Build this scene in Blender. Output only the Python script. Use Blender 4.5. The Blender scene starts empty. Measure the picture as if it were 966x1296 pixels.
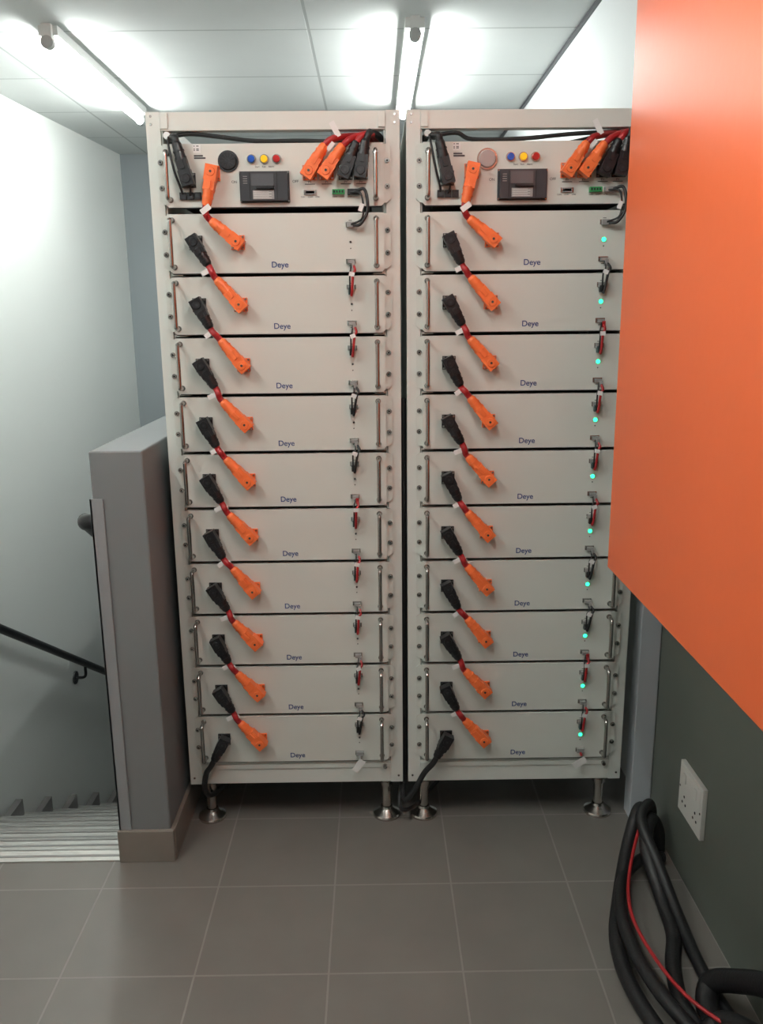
import bpy, math, random
from mathutils import Vector, Matrix, Euler
random.seed(4)
scene=bpy.context.scene
COL=bpy.context.collection

# ------------------------------------------------------------------ materials
def mat(name,col,rough=.5,metal=0.,noise=0.,nscale=8.,bump=0.,bscale=200.,emit=None,estr=0.,spec=.5,coat=0.):
    m=bpy.data.materials.new(name); m.use_nodes=True
    nt=m.node_tree; b=nt.nodes["Principled BSDF"]
    b.inputs["Base Color"].default_value=(*col,1); b.inputs["Roughness"].default_value=rough
    b.inputs["Metallic"].default_value=metal; b.inputs["Specular IOR Level"].default_value=spec
    b.inputs["Coat Weight"].default_value=coat
    tc=None
    if noise or bump:
        tc=nt.nodes.new("ShaderNodeTexCoord")
    if noise:
        n=nt.nodes.new("ShaderNodeTexNoise"); n.inputs["Scale"].default_value=nscale; n.inputs["Detail"].default_value=5
        r=nt.nodes.new("ShaderNodeMapRange"); r.inputs[1].default_value=.3; r.inputs[2].default_value=.7
        r.inputs[3].default_value=1-noise; r.inputs[4].default_value=1+noise
        mx=nt.nodes.new("ShaderNodeMix"); mx.data_type='RGBA'; mx.blend_type='MULTIPLY'; mx.inputs[0].default_value=1
        mx.inputs[6].default_value=(*col,1)
        nt.links.new(tc.outputs["Object"],n.inputs["Vector"]); nt.links.new(n.outputs["Fac"],r.inputs[0])
        nt.links.new(r.outputs[0],mx.inputs[7]); nt.links.new(mx.outputs[2],b.inputs["Base Color"])
    if bump:
        n2=nt.nodes.new("ShaderNodeTexNoise"); n2.inputs["Scale"].default_value=bscale; n2.inputs["Detail"].default_value=3
        bp=nt.nodes.new("ShaderNodeBump"); bp.inputs["Strength"].default_value=bump; bp.inputs["Distance"].default_value=.002
        nt.links.new(tc.outputs["Object"],n2.inputs["Vector"]); nt.links.new(n2.outputs["Fac"],bp.inputs["Height"])
        nt.links.new(bp.outputs[0],b.inputs["Normal"])
    if emit:
        b.inputs["Emission Color"].default_value=(*emit,1); b.inputs["Emission Strength"].default_value=estr
    return m
def tilemat(name,c1,c2,grout,w,h,off,mortar,rough,bias=0.,bump=.4,nz=.06):
    m=bpy.data.materials.new(name); m.use_nodes=True
    nt=m.node_tree; b=nt.nodes["Principled BSDF"]; L=nt.links.new
    tc=nt.nodes.new("ShaderNodeTexCoord"); mp=nt.nodes.new("ShaderNodeMapping"); mp.vector_type='POINT'
    mp.inputs["Location"].default_value=(-off[0],-off[1],0)
    br=nt.nodes.new("ShaderNodeTexBrick"); br.offset=0; br.squash=1
    br.inputs["Scale"].default_value=1; br.inputs["Brick Width"].default_value=w; br.inputs["Row Height"].default_value=h
    br.inputs["Mortar Size"].default_value=mortar; br.inputs["Mortar Smooth"].default_value=.2
    br.inputs["Color1"].default_value=(*c1,1); br.inputs["Color2"].default_value=(*c2,1); br.inputs["Mortar"].default_value=(*grout,1)
    L(tc.outputs["Object"],mp.inputs[0]); L(mp.outputs[0],br.inputs["Vector"])
    n=nt.nodes.new("ShaderNodeTexNoise"); n.inputs["Scale"].default_value=6; n.inputs["Detail"].default_value=8
    r=nt.nodes.new("ShaderNodeMapRange"); r.inputs[1].default_value=.3; r.inputs[2].default_value=.7; r.inputs[3].default_value=1-nz; r.inputs[4].default_value=1+nz
    L(tc.outputs["Object"],n.inputs["Vector"]); L(n.outputs["Fac"],r.inputs[0])
    mx=nt.nodes.new("ShaderNodeMix"); mx.data_type='RGBA'; mx.blend_type='MULTIPLY'; mx.inputs[0].default_value=1
    L(br.outputs["Color"],mx.inputs[6]); L(r.outputs[0],mx.inputs[7]); L(mx.outputs[2],b.inputs["Base Color"])
    b.inputs["Roughness"].default_value=rough
    bp=nt.nodes.new("ShaderNodeBump"); bp.invert=True; bp.inputs["Strength"].default_value=bump; bp.inputs["Distance"].default_value=.002
    L(br.outputs["Fac"],bp.inputs["Height"]); L(bp.outputs[0],b.inputs["Normal"])
    return m
M={}
M['rack']=mat("powder_coat_cream",(.72,.745,.695),.42,noise=.02,nscale=3)
M['face']=mat("module_face_cream",(.68,.700,.645),.4,noise=.02,nscale=4,bump=.05,bscale=600)
M['body']=mat("module_body_grey",(.22,.22,.21),.6)
M['dark']=mat("dark_gap_and_shadow",(.015,.015,.016),.7)
M['steel']=mat("brushed_steel",(.50,.49,.47),.25,1.)
M['chrome']=mat("chrome_foot",(.60,.57,.53),.22,1.,noise=.05,nscale=30)
M['black']=mat("black_plastic",(.012,.012,.014),.38)
M['rubber']=mat("black_cable",(.012,.012,.013),.5)
M['orange']=mat("orange_plastic",(.92,.19,.050),.42)
M['red']=mat("red_cable",(.36,.015,.018),.4)
M['tag']=mat("white_tag",(.82,.82,.80),.5)
M['blue']=mat("logo_blue",(.02,.05,.19),.4)
M['txt']=mat("print_black",(.03,.03,.035),.5)
M['lblue']=mat("button_blue",(.02,.10,.50),.25)
M['lyel']=mat("button_yellow",(.90,.55,.02),.25,emit=(1,.6,.02),estr=.25)
M['lred']=mat("button_red",(.50,.02,.02),.25)
M['grey']=mat("plug_grey",(.30,.30,.29),.45)
M['dgreen']=mat("dark_teal_plug",(.03,.07,.07),.4)
M['green']=mat("terminal_green",(.02,.30,.08),.4)
M['screen']=mat("display_grey",(.10,.11,.12),.15)
M['brk']=mat("breaker_dark",(.030,.032,.037),.4)
M['led']=mat("green_led",(.05,.8,.4),.3,emit=(.03,1.,.34),estr=3.2)
M['ledoff']=mat("unlit_led",(.05,.05,.05),.3)
M['hatch']=mat("grey_disc",(.38,.38,.38),.35,.6)
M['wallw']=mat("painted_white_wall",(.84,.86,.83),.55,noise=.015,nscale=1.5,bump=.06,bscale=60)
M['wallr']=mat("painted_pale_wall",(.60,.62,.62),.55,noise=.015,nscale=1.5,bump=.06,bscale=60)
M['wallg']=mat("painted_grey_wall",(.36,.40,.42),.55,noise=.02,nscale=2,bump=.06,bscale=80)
M['part']=mat("partition_grey",(.195,.208,.213),.5,noise=.05,nscale=3,bump=.08,bscale=90)
M['guard']=mat("edge_guard",(.32,.34,.35),.4,.2)
M['wallgg']=mat("green_grey_wall_shaded",(.125,.140,.120),.5,noise=.05,nscale=3,bump=.06,bscale=60)  # green-grey wall, with the orange cabinet's shade worked into its dark colour
M['post']=mat("light_trunking",(.48,.51,.54),.45,noise=.02)
M['floor']=tilemat("floor_tiles",(.160,.149,.134),(.170,.158,.142),(.235,.222,.20),.295,.295,(.12-2.95*3,.03-2.95*3),.0024,.38)
M['ceil']=tilemat("ceiling_tiles",(.68,.70,.69),(.66,.68,.67),(.44,.46,.45),1.2,.61,(.306-12.,1.26-6.1),.006,.8,nz=.015)
M['bb']=mat("tile_skirting",(.23,.20,.172),.4,noise=.06,nscale=12)
M['step']=mat("stair_tile",(.38,.37,.35),.45,noise=.06,nscale=10)
M['sk']=mat("stair_skirting",(.20,.19,.185),.45,noise=.06,nscale=10)
M['nose']=mat("aluminium_nosing",(.62,.61,.58),.35,.6,noise=.05,nscale=40)
M['opaint']=mat("orange_enamel",(.78,.135,.036),.36,bump=.10,bscale=45,noise=.03,nscale=2)
M['hose']=mat("black_hose",(.008,.008,.009),.5,bump=.3,bscale=150)
M['tube']=mat("fluorescent_glow",(1,1,1),.4,emit=(.95,1.0,.97),estr=108)
M['fix']=mat("white_fixture",(.75,.76,.74),.4)
M['cap']=mat("lamp_cap",(.45,.46,.45),.5)
M['sock']=mat("socket_white",(.72,.72,.68),.35)

# ------------------------------------------------------------------ builder
class B:
    def __init__(s): s.v=[];s.f=[];s.m=[];s.sm=[];s.mats=[]
    def mi(s,k):
        if k not in s.mats: s.mats.append(k)
        return s.mats.index(k)
    def face(s,vs,k,smooth=False):
        n=len(s.v); s.v+= [tuple(v) for v in vs]; s.f.append(list(range(n,n+len(vs)))); s.m.append(s.mi(k)); s.sm.append(smooth)
    def box(s,a,b,k,rot=None,piv=None):
        x0,y0,z0=a;x1,y1,z1=b
        P=[Vector(p) for p in((x0,y0,z0),(x1,y0,z0),(x1,y1,z0),(x0,y1,z0),(x0,y0,z1),(x1,y0,z1),(x1,y1,z1),(x0,y1,z1))]
        if rot is not None:
            c=Vector(piv) if piv is not None else (Vector(a)+Vector(b))/2
            P=[rot@(p-c)+c for p in P]
        n=len(s.v); s.v+=[tuple(p) for p in P]; i=s.mi(k)
        for f in((0,3,2,1),(4,5,6,7),(0,1,5,4),(1,2,6,5),(2,3,7,6),(3,0,4,7)):
            s.f.append([n+q for q in f]); s.m.append(i); s.sm.append(False)
    def prism(s,poly,y0,y1,k):   # poly in xz, extruded in y
        n=len(poly); a=len(s.v)
        s.v+=[(x,y0,z) for x,z in poly]+[(x,y1,z) for x,z in poly]; i=s.mi(k)
        s.f.append([a+j for j in range(n)]); s.m.append(i); s.sm.append(False)
        s.f.append([a+n+j for j in reversed(range(n))]); s.m.append(i); s.sm.append(False)
        for j in range(n):
            q=(j+1)%n
            s.f.append([a+j,a+n+j,a+n+q,a+q]); s.m.append(i); s.sm.append(False)
    def cyl(s,p0,p1,r0,r1,k,n=16,cap=True):
        p0=Vector(p0);p1=Vector(p1);d=(p1-p0).normalized()
        t=Vector((0,0,1)) if abs(d.z)<.9 else Vector((1,0,0))
        u=d.cross(t).normalized();w=d.cross(u); i=s.mi(k)
        R=[[p+(u*math.cos(2*math.pi*j/n)+w*math.sin(2*math.pi*j/n))*r for j in range(n)] for p,r in((p0,r0),(p1,r1))]
        a=len(s.v); s.v+=[tuple(q) for q in R[0]+R[1]]
        for j in range(n):
            q=(j+1)%n; s.f.append([a+j,a+q,a+n+q,a+n+j]); s.m.append(i); s.sm.append(True)
        if cap:
            s.face(list(reversed(R[0])),k); s.face(R[1],k)
    def lathe(s,c,axis,prof,k,n=20):
        c=Vector(c);axis=Vector(axis).normalized()
        for (a,r0),(b,r1) in zip(prof[:-1],prof[1:]):
            s.cyl(c+axis*a,c+axis*(b if b!=a else a+1e-5),max(r0,1e-5),max(r1,1e-5),k,n,cap=False)
        s.cyl(c+axis*prof[0][0],c+axis*(prof[0][0]+1e-5),prof[0][1],prof[0][1],k,n)
    def tube(s,pts,r,k,n=10,sub=6,flat=False):
        P=[Vector(p) for p in pts]
        Q=[]
        if flat: Q=P
        else:
            E=[P[0]*2-P[1]]+P+[P[-1]*2-P[-2]]
            for a in range(1,len(E)-2):
                for t in range(sub):
                    t/=sub
                    p0,p1,p2,p3=E[a-1],E[a],E[a+1],E[a+2]
                    Q.append(.5*((2*p1)+(p2-p0)*t+(2*p0-5*p1+4*p2-p3)*t*t+(3*p1-p0-3*p2+p3)*t**3))
            Q.append(P[-1])
        i=s.mi(k); a=len(s.v); u=None
        for j,p in enumerate(Q):
            d=(Q[min(j+1,len(Q)-1)]-Q[max(j-1,0)]).normalized()
            if u is None:
                t=Vector((0,0,1)) if abs(d.z)<.9 else Vector((1,0,0)); u=d.cross(t).normalized()
            else: u=(u-d*u.dot(d)).normalized()
            w=d.cross(u)
            for q in range(n):
                an=2*math.pi*q/n; s.v.append(tuple(p+(u*math.cos(an)+w*math.sin(an))*r))
        for j in range(len(Q)-1):
            for q in range(n):
                e=(q+1)%n
                s.f.append([a+j*n+q,a+j*n+e,a+(j+1)*n+e,a+(j+1)*n+q]); s.m.append(i); s.sm.append(True)
        for base in (0,(len(Q)-1)*n):
            s.face([s.v[a+base+q] for q in range(n)],k)
    def mesh(s,name):
        me=bpy.data.meshes.new(name); me.from_pydata(s.v,[],s.f)
        for k in s.mats: me.materials.append(M[k])
        for p,mi,sm in zip(me.polygons,s.m,s.sm): p.material_index=mi; p.use_smooth=sm
        import bmesh
        bm=bmesh.new(); bm.from_mesh(me); bmesh.ops.recalc_face_normals(bm,faces=bm.faces); bm.to_mesh(me); bm.free()
        me.update(); return me
def obj(name,me,parent=None,loc=(0,0,0),bevel=0,rot=None):
    o=bpy.data.objects.new(name,me); COL.objects.link(o); o.location=loc
    if rot: o.rotation_euler=rot
    if parent: o.parent=parent
    if bevel:
        b=o.modifiers.new("bevel",'BEVEL'); b.width=bevel; b.segments=2; b.limit_method='ANGLE'; b.angle_limit=math.radians(40)
    return o
def empty(name,loc=(0,0,0)):
    o=bpy.data.objects.new(name,None); COL.objects.link(o); o.location=loc; return o

# ------------------------------------------------------------------ plugs
def ydir(a): return Vector((math.cos(a),0,math.sin(a)))
def plug(b,P,ang,k,length,y0=-.008):
    """elbow connector at terminal P (x,z), body leaving along angle ang"""
    x,z=P; u=ydir(ang); c=Vector((x,0,z))
    b.box((x-.0165,y0-.005,z-.0165),(x+.0165,y0,z+.0165),k)
    for sx in(-1,1):
        for sz in(-1,1):
            b.cyl((x+sx*.0128,y0-.0075,z+sz*.0128),(x+sx*.0128,y0-.004,z+sz*.0128),.0028,.0028,'steel',8)
    b.cyl((x,y0-.004,z),(x,y0-.034,z),.0125,.0120,k,18)
    rot=Matrix.Rotation(-ang,3,'Y')
    yc=y0-.023
    b.box((x-.0155,yc-.0125,z-.0145),(x+.020,yc+.0125,z+.0145),k,rot,(x,yc,z))
    b.cyl((x,yc-.012,z),(x,yc-.0150,z),.0105,.0095,k,18)
    b.cyl((x,yc-.0150,z),(x,yc-.0153,z),.0030,.0030,'brk',12)
    o=c+Vector((0,yc,0))
    L=length
    b.box((x+.018,yc-.0118,z-.0128),(x+L*.52,yc+.0118,z+.0128),k,rot,(x,yc,z))
    b.cyl(o+u*(L*.50),o+u*(L*.58),.0140,.0140,k,14)
    b.cyl(o+u*(L*.58),o+u*(L*.92),.0128,.0112,k,14)
    b.cyl(o+u*(L*.72),o+u*(L*.76),.0134,.0134,k,14)
    b.cyl(o+u*(L*.92),o+u*L,.0112,.0085,k,14)
    b.box((x+L*.26,yc-.0150,z-.0045),(x+L*.5,yc-.0105,z+.0045),k,rot,(x,yc,z))
    return o+u*L
def tag(b,c,ang,w=.030,h=.011,tilt=0):
    rot=Matrix.Rotation(-ang,3,'Y')@Matrix.Rotation(tilt,3,'X'); c=Vector(c)
    b.box(c-Vector((w/2,.0005,h/2)),c+Vector((w/2,.0005,h/2)),'tag',rot)

BX,OX,CX=.106,.207,.478     # terminal offsets
PITCH=.1452; TZ=-.066; TOP1=1.647; H=.1365
def jumper(var):
    b=B(); r=random.Random(var)
    aA=math.radians(-62+r.uniform(-3,3)); aO=math.radians(129+r.uniform(-4,4))
    e1=plug(b,(BX,0),aA,'black',.062)
    e2=plug(b,(OX,-PITCH),aO,'orange',.080)
    u1=ydir(aA);u2=ydir(aO)
    b.tube([e1-u1*.012,e1+u1*.006,(e1+e2)/2+Vector((0,-.004,0)),e2+u2*.006,e2-u2*.012],.0078,'red',12)
    mid=(e1+e2)/2; w=(e1-e2).normalized()
    b.cyl(mid+w*.004,mid-w*.004,.0088,.0088,'tag',12)
    tag(b,mid+Vector((-.014,-.004,.002+r.uniform(-.006,.006))),math.radians(r.uniform(20,45)),.026,.012)
    return b.mesh("jumper_cable_%d"%var)
JUMP=[jumper(i) for i in range(4)]

def comjump(var):
    b=B(); r=random.Random(var+50)
    x=CX; z0=-.112; z1=-PITCH-.027
    dx=r.uniform(-.004,.004)
    b.box((x-.007,-.022,z0-.005),(x+.009,-.010,z0+.003),'grey')
    b.box((x+.002,-.025,z0-.017),(x+.010,-.015,z0-.002),'red' if var==1 else 'grey')
    b.tube([(x+.006,-.020,z0-.008),(x+.010+dx,-.030,z0-.022),(x+.005+dx,-.032,(z0+z1)/2-.002),(x+.001,-.028,z1-.018),(x,-.018,z1-.010)],.0032,'red' if var!=2 else 'rubber',8)
    b.tube([(x+.002,-.020,z0-.006),(x-.001+dx,-.028,z0-.022),(x-.003,-.030,(z0+z1)/2-.002),(x-.003,-.026,z1-.014)],.0020,'rubber',8)
    b.box((x-.007,-.024,z1-.018),(x+.004,-.012,z1-.002),'dgreen' if var<2 else 'black')
    b.box((x-.009,-.020,z1-.006),(x+.008,-.010,z1+.005),'grey')
    tag(b,(x+.002,-.035,(z0+z1)/2-.001),math.radians(r.uniform(-25,25)),.013,.010)
    return b.mesh("signal_cable_%d"%var)
COMJ=[comjump(i) for i in range(4)]

def ears(b,h,k='face'):
    e=.006
    b.prism([(.025+e,-.002),(.575-e,-.002),(.575,-.002-e),(.575,-h+.016),(.566,-h+.007),(.034,-h+.007),(.025,-h+.016),(.025,-.002-e)],-.005,-.0025,k)
    b.box((.030,-.0025,-h+.012),(.570,.0,-.006),'body')
    b.prism([(.041,0),(.559,0),(.559,-h+.005),(.553,-h),(.047,-h),(.041,-h+.005)],-.010,-.005,k)
    b.box((.041,-.005,-.0018),(.559,.022,0),k)          # folded top lip
    b.box((.046,-.0085,-h-.0020),(.554,.004,-h-.0002),'dark')  # thin dark strip standing in for the shadow line below the face
    for x in(.0325,.5675):
        for z in(-.040,-h+.044):
            b.cyl((x,-.005,z),(x,-.0065,z),.0064,.0064,'steel',14)
            b.cyl((x,-.0065,z),(x,-.0100,z),.0048,.0042,'steel',12)
            b.cyl((x,-.0100,z),(x,-.0103,z),.0024,.0024,'dark',8)
def handle(b,x,zt,zb):
    r=.0050
    b.tube([(x,-.006,zt),(x,-.032,zt),(x,-.038,zt-.003),(x,-.040,zt-.010),(x,-.040,zb+.010),(x,-.038,zb+.003),(x,-.032,zb),(x,-.006,zb)],r,'steel',12,4)
    for z in(zt,zb): b.cyl((x,-.010,z),(x,-.0125,z),.0072,.0068,'steel',14)
def port(b,x,z,w=.023):
    b.box((x-w/2,-.0135,z-.0055),(x+w/2,-.010,z+.0055),'steel')
    b.box((x-w/2+.005,-.0145,z-.003),(x+w/2-.005,-.0132,z+.003),'dark')
    for s in(-1,1): b.cyl((x+s*(w/2-.0025),-.0135,z),(x+s*(w/2-.0025),-.016,z),.002,.002,'steel',8)
def module(lit):
    b=B(); ears(b,H)
    b.box((.070,0,-H+.006),(.530,.50,-.006),'body')
    for x0,x1 in((.040,.068),(.532,.560)):
        b.box((x0,.004,-H-.005),(x1,.54,-H+.001),'rack')
    handle(b,.0520,-.014,-.122); handle(b,.5400,-.014,-.122)
    port(b,CX,-.027); port(b,CX,-.112)
    b.box((CX-.004,-.0104,-.0185),(CX+.004,-.010,-.017),'txt'); b.box((CX-.004,-.0104,-.1235),(CX+.004,-.010,-.122),'txt')
    if lit:
        b.cyl((CX,-.010,-.067),(CX,-.0115,-.067),.0066,.0064,'hatch',14)
        b.cyl((CX,-.0115,-.067),(CX,-.0130,-.067),.0055,.0046,'led',14)
    else:
        b.cyl((CX,-.010,-.067),(CX,-.0125,-.067),.0028,.0022,'ledoff',12)
    b.cyl((CX,-.010,-.082),(CX,-.0110,-.082),.0016,.0016,'ledoff',8)
    return b.mesh("battery_module_lit" if lit else "battery_module")
MOD=[module(False),module(True)]

def textcurve(body,size,matk,name,bold=0):
    c=bpy.data.curves.new(name,"FONT"); c.body=body; c.size=size; c.extrude=.0002; c.offset=bold
    c.align_x='CENTER'; c.align_y='CENTER'; c.materials.append(M[matk]); return c
T_logo=textcurve("Deye",.0195,'blue',"logo_text",.00022)
T_on=textcurve("ON",.0085,'txt',"label_on"); T_off=textcurve("OFF",.0085,'txt',"label_off")
T_p=textcurve("P+",.0075,'txt',"label_p"); T_s=textcurve("Start    Run    Alarm",.0055,'txt',"label_buttons")
T_c=textcurve("CAN     COM     LINK",.0048,'txt',"label_ports")
RX=(math.pi/2,0,0)

def control(right):
    b=B(); h=.141; ears(b,h)
    b.box((.070,0,-h+.006),(.530,.50,-.006),'body')
    handle(b,.0520,-.020,-.124); handle(b,.5400,-.020,-.124)
    Z=lambda z: z-1.803
    k='hatch' if right else 'black'
    b.cyl((.193,-.010,Z(1.764)),(.193,-.014,Z(1.764)),.0245,.0240,'steel' if right else 'brk',28)
    b.cyl((.193,-.014,Z(1.764)),(.193,-.019,Z(1.764)),.0205,.0185,k,28)
    if not right:
        for i in range(6):
            a=i*math.pi/6
            b.box((.193-.017,-.0205,Z(1.764)-.0008),(.193+.017,-.019,Z(1.764)+.0008),'brk',Matrix.Rotation(a,3,'Y'))
    for x,k in((.248,'lblue'),(.278,'lyel'),(.307,'lred')):
        b.cyl((x,-.010,Z(1.768)),(x,-.0145,Z(1.768)),.0112,.0105,'steel',20)
        b.cyl((x,-.0145,Z(1.768)),(x,-.020,Z(1.768)),.0085,.0078,k,18)
    b.box((.218,-.014,Z(1.671)),(.336,-.010,Z(1.741)),'brk')
    b.box((.222,-.026,Z(1.674)),(.332,-.014,Z(1.738)),'brk')
    b.box((.247,-.0275,Z(1.707)),(.300,-.026,Z(1.734)),'screen')
    b.box((.258,-.034,Z(1.700)),(.300,-.026,Z(1.7060)),'black')
    b.box((.250,-.0268,Z(1.677)),(.300,-.026,Z(1.697)),'grey')
    for i in range(6): b.box((.252,-.0272,Z(1.679)+i*.003),(.252+.042-.006*(i%2),-.0268,Z(1.6798)+i*.003),'tag')
    b.box((.3065,-.0265,Z(1.676)),(.3085,-.026,Z(1.736)),'dark'); b.box((.2425,-.0265,Z(1.676)),(.2445,-.026,Z(1.736)),'dark')
    for i in range(4): b.box((.228,-.0272,Z(1.712)+i*.005),(.238,-.0268,Z(1.7135)+i*.005),'grey')
    for z in(1.674,1.738):
        for x in(.2205,.3335): b.cyl((x,-.014,Z(z)),(x,-.0155,Z(z)),.0022,.0022,'steel',8)
    b.box((.112,-.0106,Z(1.783)),(.130,-.010,Z(1.801)),'tag')
    for i in range(5):
        for j in range(5):
            if (i*3+j*5+i*j)%3: b.box((.1135+i*.0031,-.0108,Z(1.7845)+j*.0031),(.1135+i*.0031+.0024,-.0106,Z(1.7845)+j*.0031+.0024),'txt')
    b.box((.113,-.0106,Z(1.770)),(.140,-.010,Z(1.7735)),'txt'); b.box((.113,-.0106,Z(1.775)),(.134,-.010,Z(1.7785)),'txt')
    for x in(.083,.1005,.118):
        b.box((x-.0078,-.018,Z(1.679)),(x+.0078,-.010,Z(1.695)),'black')
        b.box((x-.005,-.0185,Z(1.683)),(x+.005,-.018,Z(1.691)),'brk')
    port(b,.384,Z(1.693),.030)
    b.box((.372,-.0145,Z(1.688)),(.396,-.0135,Z(1.698)),'grey')
    b.box((.437,-.022,Z(1.688)),(.466,-.010,Z(1.6985)),'green')
    for i in range(4): b.box((.4395+i*.0065,-.0225,Z(1.6905)),(.4435+i*.0065,-.022,Z(1.696)),'dark')
    b.box((.473,-.024,Z(1.687)),(.502,-.010,Z(1.699)),'black' if not right else 'grey')
    return b.mesh("control_unit_right" if right else "control_unit")
CTRL=[control(False),control(True)]

def frame():
    b=B(); W=.598; z0=.130; z1=1.876; d=.60
    for x0,x1,s in((.002,.036,1),(.564,.598,-1)):
        for y0,y1 in((0,.038),(d-.038,d)):
            b.box((x0,y0,z0),(x1,y1,z1),'rack')
    b.box((.036,.001,1.834),(.564,.030,z1-.001),'rack'); b.box((.036,d-.03,1.834),(.564,d-.001,z1-.001),'rack')
    b.box((.036,.001,z0+.001),(.564,.030,.196),'rack'); b.box((.036,d-.03,z0+.001),(.564,d-.001,.196),'rack')
    b.box((.036,-.002,z0+.046),(.564,.001,.190),'rack')
    for x0,x1 in((.003,.034),(.566,.597)):
        b.box((x0,.038,z0+.001),(x1,d-.038,.185),'rack'); b.box((x0,.038,1.845),(x1,d-.038,z1-.001),'rack')
    b.box((.003,.038,.185),(.006,d-.038,1.845),'rack'); b.box((.594,.038,.185),(.597,d-.038,1.845),'rack')
    b.box((.034,.030,.150),(.566,d-.03,.156),'body')
    for x0,x1 in((.037,.040),(.560,.563)): b.box((x0,.004,.196),(x1,.05,1.834),'rack')
    b.box((.036,d-.034,.196),(.564,d-.031,1.78),'body')
    for x in(.014,.586):
        for z in(1.866,1.848,.150):
            b.cyl((x,0,z),(x,-.0020,z),.0034,.0028,'steel',12)
    for x in (.045,.555):
        b.box((x-.009,-.003,1.838),(x+.009,.001,1.872),'rack')
    b.cyl((.548,-.002,.182),(.548,-.012,.182),.006,.005,'steel',12)
    return b.mesh("frame")
FR=frame()
def foot():
    b=B()
    b.lathe((0,0,0),(0,0,1),[(0,.039),(.006,.040),(.010,.038),(.018,.026),(.024,.018),(.030,.016)],'chrome',28)
    b.cyl((0,0,.028),(0,0,.100),.0135,.0135,'chrome',20)
    b.cyl((0,0,.098),(0,0,.110),.020,.020,'chrome',6)
    b.cyl((0,0,.110),(0,0,.131),.016,.016,'chrome',18)
    return b.mesh("levelling_foot")
FT=foot()

def topcables(right):
    b=B(); Z=1.803
    for i,(x,k,a) in enumerate(((.384,'orange',56),(.424,'orange',54),(.469,'black',66),(.505,'black',80))):
        zz=1.737
        e=plug(b,(x,zz),math.radians(a),k,.070,-.010)
        u=ydir(math.radians(a))
        ck='red' if i<3 else 'rubber'
        tx=.515+i*.012; 
        b.tube([e-u*.01,e+u*.012+Vector((.006,0,.0)),(min(e.x+.045,.53),-.012,1.815+.003*i),(tx,.03,1.822),(tx+.01,.12,1.815),(tx-.02,.30,1.80)],.0078,ck,12)
        b.box((x-.012,-.0106,1.711),(x+.012,-.010,1.7125),'txt')
    tag(b,(.447,-.032,1.828),math.radians(-62),.036,.013); tag(b,(.436,-.038,1.79),math.radians(50),.022,.010)
    tag(b,(.50,-.038,1.796),math.radians(80),.022,.010)
    e=plug(b,(.098,1.722),math.radians(104),'black',.085,-.010)
    u=ydir(math.radians(104))
    b.tube([e-u*.01,e+u*.008,(.066,-.012,1.815),(.052,.02,1.822),(.06,.14,1.815),(.20,.30,1.80)],.0085,'rubber',12)
    b.tube([(.055,.03,1.822),(.056,-.010,1.818),(.060,-.030,1.790),(.070,-.034,1.740),(.080,-.026,1.706),(.083,-.018,1.692)],.0028,'rubber',8)
    b.tube([(.100,-.018,1.688),(.104,-.030,1.700),(.101,-.020,1.722)],.0024,'rubber',8)
    pts=[(.05,.015,1.822),(.10,.012,1.829),(.17,.010,1.822),(.26,.012,1.812),(.36,.012,1.812),(.44,.012,1.811),(.52,.02,1.825)] if not right else \
        [(.05,.015,1.818),(.12,.010,1.826),(.16,.012,1.812),(.28,.014,1.813),(.40,.012,1.822),(.52,.02,1.828)]
    b.tube(pts,.005,'rubber',8)
    b.tube([(.30,.20,1.812),(.42,.10,1.820),(.50,.05,1.828),(.55,.04,1.83)],.006,'red' if not right else 'rubber',8)
    b.cyl((.052,.0,1.822),(.052,-.012,1.822),.009,.008,'tag' if not right else 'steel',14)
    e1=plug(b,(.156,1.737),math.radians(-102),'orange',.078,-.010)
    e2=plug(b,(OX,TOP1+TZ),math.radians(140),'orange',.076,-.010)
    b.tube([e1+Vector((0,0,.01)),e1+Vector((-.002,-.003,-.012)),(e1+e2)/2+Vector((-.005,-.006,-.003)),e2+Vector((-.006,-.002,.006)),e2],.0078,'red',12)
    tag(b,(e1+e2)/2+Vector((-.004,-.014,.008)),math.radians(35),.026,.013)
    b.tube([(.492,-.022,1.693),(.512,-.030,1.697),(.520,-.034,1.672),(.518,-.034,1.642),(.502,-.034,1.618),(.486,-.024,1.617)],.0038,'rubber',10)
    b.tube([(.480,-.022,1.691),(.503,-.034,1.688),(.510,-.036,1.66),(.506,-.034,1.630),(.480,-.024,1.619)],.0024,'rubber',8)
    b.box((.470,-.024,1.613),(.487,-.012,1.625),'grey')
    tag(b,(.505,-.040,1.655),math.radians(70),.018,.010)
    return b.mesh("power_cables_right" if right else "power_cables")

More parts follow.
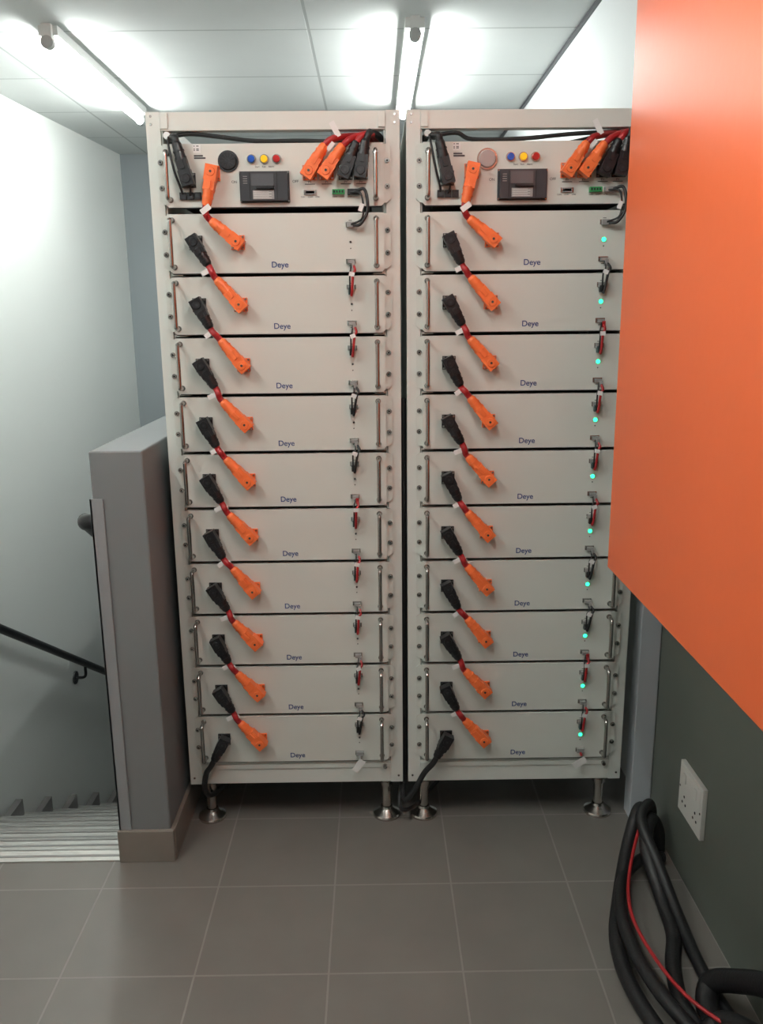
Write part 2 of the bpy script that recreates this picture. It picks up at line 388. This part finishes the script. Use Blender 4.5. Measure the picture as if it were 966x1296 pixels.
def bottomcable(right):
    b=B(); zz=TOP1-9*PITCH+TZ
    e=plug(b,(BX,zz),math.radians(-118),'black',.060,-.010)
    u=ydir(math.radians(-118))
    if not right:
        pts=[e-u*.01,e+u*.02,(.052,-.020,.175),(.045,-.018,.130),(.055,.02,.085),(.09,.16,.05),(.20,.34,.02)]
    else:
        pts=[e-u*.01,e+u*.02,(.045,-.025,.170),(.018,-.020,.115),(-.008,-.012,.080),(-.013,.03,.100),(-.006,.035,.20),(-.006,.035,.90),(-.006,.035,1.20)]
    b.tube(pts,.0078,'rubber',12)
    if right:
        b.tube([(.10,.20,.012),(.02,.02,.040),(-.022,-.005,.055),(-.014,.05,.12),(-.006,.06,.30),(-.006,.06,1.10)],.006,'rubber',10)
    z=TOP1-9*PITCH-.112
    b.box((CX-.009,-.022,z-.006),(CX+.010,-.012,z+.006),'grey')
    b.tube([(CX,-.020,z-.004),(CX+.002,-.026,z-.012)],.003,'red' if right else 'grey',8,2)
    tag(b,(CX-.003,-.030,z-.030),math.radians(55 if not right else 35),.040,.019)
    return b.mesh("string_cable_right" if right else "string_cable")

def rack(x0,right):
    r=empty("battery_rack",(x0,0,0))
    obj("frame",FR,r,bevel=.0012)
    obj("control_unit",CTRL[right],r,(0,0,1.803),bevel=.0006)
    for i,(t,x,z) in enumerate(((T_on,.205,1.718),(T_off,.350,1.718),(T_s,.278,1.7515),(T_p,.384,1.716),(T_p,.424,1.716),(T_p,.469,1.716),(T_p,.505,1.716),(T_c,.384,1.683),(T_c,.46,1.683))):
        o=obj("printed_label_%d"%(i+1),t,r,(x,-.0103,z),rot=RX)
    for i in range(10):
        zt=TOP1-i*PITCH
        obj("battery_module_%d"%(i+1),MOD[right],r,(0,0,zt),bevel=.0006)
        obj("logo_%d"%(i+1),T_logo,r,(.306,-.0103,zt-.1185),rot=RX)
        if i<9:
            obj("jumper_cable_%d"%(i+1),JUMP[(i*3+right)%4],r,(0,-.002,zt+TZ),bevel=.0012)
            obj("signal_cable_%d"%(i+1),COMJ[(i*3+(i//3)+right*2)%4],r,(0,-.002,zt))
    obj("power_cables",topcables(right),r,bevel=.001); obj("string_cable",bottomcable(right),r)
    for i,(x,y) in enumerate(((.048,.045),(.552,.045),(.048,.555),(.552,.555))):
        obj("levelling_foot_%d"%(i+1),FT,r,(x,y,0))
    return r
rack(0,0); rack(.611,1)

# ------------------------------------------------------------------ room shell
CZ=2.43; YB=3.6; YN=-4.2; RXW=1.30; SY=-.11
wx=lambda y:-1.19+.0804*(y-2.12)
b=B()
def slab(poly,z0,z1,k):
    n=len(poly); a=len(b.v); b.v.extend([(x,y,z0) for x,y in poly]+[(x,y,z1) for x,y in poly]); i=b.mi(k)
    b.f.append([a+j for j in reversed(range(n))]); b.m.append(i); b.sm.append(False)
    b.f.append([a+n+j for j in range(n)]); b.m.append(i); b.sm.append(False)
    for j in range(n):
        q=(j+1)%n; b.f.append([a+j,a+q,a+n+q,a+n+j]); b.m.append(i); b.sm.append(False)
slab([(wx(YN),YN),(RXW,YN),(RXW,YB),(-.15,YB),(-.15,SY),(wx(SY),SY)],-.12,0,'floor')
obj("floor",b.mesh("floor"))
b=B(); slab([(-1.8,YN),(1.5,YN),(1.5,YB+.1),(-1.8,YB+.1)],CZ,CZ+.05,'ceil'); obj("ceiling",b.mesh("ceiling"))
b=B(); slab([(wx(YN),YN),(wx(YB),YB),(wx(YB)-.1,YB),(wx(YN)-.1,YN)],-2.6,CZ,'wallw'); obj("wall_left",b.mesh("wall_left"))
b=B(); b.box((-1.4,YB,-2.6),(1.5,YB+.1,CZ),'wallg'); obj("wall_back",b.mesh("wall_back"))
b=B(); b.box((-1.9,YN-.1,-.12),(1.5,YN,CZ),'wallw'); obj("wall_front",b.mesh("wall_front"))
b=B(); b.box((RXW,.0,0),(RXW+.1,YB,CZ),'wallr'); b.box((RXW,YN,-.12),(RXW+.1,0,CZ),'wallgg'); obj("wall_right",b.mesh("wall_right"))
b=B(); b.box((RXW-.012,.05,CZ-.014),(RXW,YB,CZ),'brk'); obj("joint_shadow_strip",b.mesh("joint_shadow_strip"))  # dark strip imitating the shadowed gap where wall meets ceiling
b=B(); b.box((-.150,-.150,0),(-.022,YB,1.100),'part'); b.box((-.150,SY+.01,-2.6),(-.10,YB,0),'part')
obj("wall_partition",b.mesh("wall_partition"),bevel=.004)
b=B(); b.box((-.160,-.162,0),(-.012,-.150,.092),'bb'); b.box((-.022,-.150,0),(-.010,.55,.092),'bb')
obj("baseboard_partition",b.mesh("baseboard_partition"),bevel=.002)
b=B(); b.box((-.156,-.155,.092),(-.124,-.150,.985),'guard'); b.box((-.156,-.155,.092),(-.150,-.05,.985),'guard')
obj("trim_2",b.mesh("trim_2"),bevel=.001)
b=B(); b.box((1.243,.0,0),(1.300,.055,CZ),'post')
b.box((1.243,-.003,0),(1.298,0,CZ-.01),'post')
obj("trim_3",b.mesh("trim_3"),bevel=.002)

# ------------------------------------------------------------------ stairs
b=B(); run,rise,N=.275,.157,13
for k in range(1,N+1):
    y0=SY+run*(k-1); z=-rise*k
    y1=y0+run+.02 if k<N else YB-.002
    b.box((wx(y0)+.024,y0,z-.30),(-.152,y1,z),'step')
for k in range(0,N+1):
    y=SY+run*k; z=-rise*k
    if y>YB-.02: break
    xl=wx(y)+.026; x1=-.155 if k else -.162
    b.box((xl,y-.045,z),(x1,y+.004,z+.003),'nose'); b.box((xl,y+.0005,z-.022),(x1,y+.004,z+.003),'nose')
    b.box((xl,y-.028,z+.003),(x1,y-.020,z+.0042),'grey')
for k in range(1,N+1):      # stepped tile skirting along the wall
    y0=SY+run*(k-1); z=-rise*k
    x1=wx(y0+run)+.036
    b.box((wx(y0+run)+.002,y0,z),(x1,min(y0+run,YB-.002),z+.085),'sk')
obj("staircase",b.mesh("staircase"))

# ------------------------------------------------------------------ handrails
b=B()
def rp(y,z,o=.065): return (wx(y)+o,y,z)
A=(1.494,.032); S=.64
f=lambda y: A[1]-(y-A[0])*S
b.tube([rp(-.35,f(-.1)),rp(-.12,f(-.1)),rp(0.1,f(.1)),rp(1.494,.032),rp(2.2,f(2.2)),rp(3.2,f(3.2))],.020,'black',14,8)
for y in(.35,2.28,3.0):
    z=f(y); w=wx(y)
    b.cyl((w+.003,y,z-.085),(w+.010,y,z-.085),.038,.036,'black',20)
    b.tube([(w+.008,y,z-.085),(w+.045,y,z-.085),(w+.063,y,z-.070),(w+.065,y,z-.015)],.008,'black',10,5)
obj("handrail",b.mesh("handrail"))
b=B()
f2=lambda y:.885-(y-.02)*.61
b.tube([(-.158,-.060,.905),(-.195,-.055,.905),(-.215,-.020,.895),(-.218,.05,f2(.06)),(-.218,.6,f2(.6)),(-.218,3.0,f2(3.0))],.021,'black',16,8)
b.cyl((-.1525,-.060,.905),(-.162,-.060,.905),.034,.032,'black',20)
for y in(.22,1.2,2.3):
    z=f2(y)
    b.cyl((-.1515,y,z-.085),(-.158,y,z-.085),.032,.030,'black',20)
    b.tube([(-.155,y,z-.085),(-.195,y,z-.085),(-.215,y,z-.07),(-.218,y,z-.015)],.008,'black',10,5)
obj("handrail",b.mesh("handrail_partition"))

# ------------------------------------------------------------------ ceiling lights
def light(x,y0,y1):
    b=B(); 
    b.box((x-.034,y0+.02,CZ-.034),(x+.034,y1-.02,CZ),'fix')
    b.tube([(x,y0+.03,CZ-.062),(x,y1-.03,CZ-.062)],.013,'tube',14,1,True)
    for y,s in((y0,1),(y1,-1)):
        b.box((x-.018,y,CZ-.060),(x+.018,y+s*.03,CZ),'fix')
        b.cyl((x,y-.001*s,CZ-.060),(x,y+s*.032,CZ-.060),.022,.020,'cap',18)
    return obj("ceiling_light",b.mesh("ceiling_light"))
light(-.62,1.17,2.42); light(.69,1.12,2.37)
light(-.62,-1.75,-.50); light(.55,-1.95,-.70)  # two unseen fittings, added to light the rack fronts

# ------------------------------------------------------------------ orange cabinet
b=B()
b.box((1.056,-1.80,.855),(1.299,-.325,2.30),'opaint')
b.box((1.050,-1.805,.850),(1.0555,-.320,2.305),'opaint')
b.cyl((1.050,-1.68,1.55),(1.040,-1.68,1.55),.018,.017,'steel',20); b.box((1.030,-1.69,1.50),(1.040,-1.67,1.60),'black')
obj("electrical_cabinet",b.mesh("electrical_cabinet"),bevel=.003)

# ------------------------------------------------------------------ wall socket
b=B(); y0,y1,z0,z1=-.372,-.228,.185,.318
b.box((1.288,y0,z0),(1.2995,y1,z1),'sock')
b.box((1.2865,y0+.010,z0+.068),(1.2885,y1-.010,z1-.010),'sock')
for yc in(-.335,-.265):
    b.box((1.2835,yc-.008,z1-.045),(1.287,yc+.008,z1-.020),'sock')
    for dy,dz in((0,.012),(-.010,-.006),(.010,-.006)):
        b.cyl((1.2879,yc+dy,z0+.038+dz),(1.2872,yc+dy,z0+.038+dz),.0035,.0035,'dark',10)
for yc in(y0+.008,y1-.008): b.cyl((1.288,yc,(z0+z1)/2),(1.2868,yc,(z0+z1)/2),.0028,.0028,'steel',10)
obj("wall_socket",b.mesh("wall_socket"),bevel=.001)

# ------------------------------------------------------------------ cable bundle on the floor
b=B()
b.tube([(1.26,-.10,.022),(1.25,-.115,.09),(1.22,-.14,.12),(1.17,-.22,.065),(1.11,-.36,.020),(1.065,-.50,.018),(1.06,-.64,.018),(1.10,-.80,.018),(1.20,-.95,.020)],.017,'hose',16,8)
b.tube([(1.268,-.17,.020),(1.262,-.175,.08),(1.235,-.19,.125),(1.20,-.27,.10),(1.205,-.38,.04),(1.20,-.48,.020),(1.165,-.58,.020),(1.15,-.70,.020),(1.20,-.86,.020),(1.26,-1.0,.03)],.017,'hose',16,8)
b.tube([(1.27,-.20,.02),(1.21,-.22,.030),(1.14,-.30,.04),(1.095,-.42,.045),(1.085,-.56,.045),(1.11,-.70,.045),(1.17,-.84,.05),(1.25,-.98,.09)],.015,'hose',16,8)
b.tube([(1.25,-.14,.135),(1.20,-.21,.110),(1.145,-.32,.066),(1.11,-.44,.062),(1.11,-.56,.062),(1.145,-.70,.062),(1.22,-.82,.07)],.0042,'red',10,8)
b.tube([(1.25,-1.25,.50),(1.262,-1.02,.32),(1.262,-.84,.20),(1.245,-.72,.11),(1.21,-.66,.045),(1.19,-.76,.024),(1.25,-.98,.024)],.023,'hose',16,8)
b.tube([(1.23,-1.30,.44),(1.24,-1.08,.24),(1.235,-.90,.13),(1.20,-.76,.05),(1.16,-.80,.024),(1.18,-.98,.024)],.023,'hose',16,8)
b.tube([(1.27,-.08,.03),(1.262,-.12,.10),(1.238,-.16,.150),(1.20,-.22,.140),(1.215,-.32,.085),(1.225,-.44,.035),(1.225,-.60,.018),(1.24,-.78,.018),(1.26,-1.0,.018)],.014,'hose',14,8)
obj("cable_bundle",b.mesh("cable_bundle"))

# ------------------------------------------------------------------ world and camera
w=bpy.data.worlds.new("world"); scene.world=w; w.use_nodes=True
w.node_tree.nodes["Background"].inputs[0].default_value=(.8,.9,1,1); w.node_tree.nodes["Background"].inputs[1].default_value=.05
cd=bpy.data.cameras.new("camera"); cam=bpy.data.objects.new("camera",cd); COL.objects.link(cam)
yaw,pit,rol=.0072,.2282,-.0106
fw=Vector((math.sin(yaw)*math.cos(pit),math.cos(yaw)*math.cos(pit),-math.sin(pit)))
r=Vector((math.cos(yaw),-math.sin(yaw),0)); u=r.cross(fw)
c,s=math.cos(rol),math.sin(rol)
r2=r*c+u*s; u2=u*c-r*s
mw=Matrix.Identity(4)
for i in range(3): mw[i][0]=r2[i]; mw[i][1]=u2[i]; mw[i][2]=-fw[i]
mw[0][3],mw[1][3],mw[2][3]=.5303,-2.1227,1.402
cam.matrix_world=mw
cd.sensor_fit='VERTICAL'; cd.sensor_height=36; cd.lens=1060/1296*36; cd.clip_start=.02
scene.camera=cam
scene.view_settings.view_transform='Standard'
scene.view_settings.exposure=0
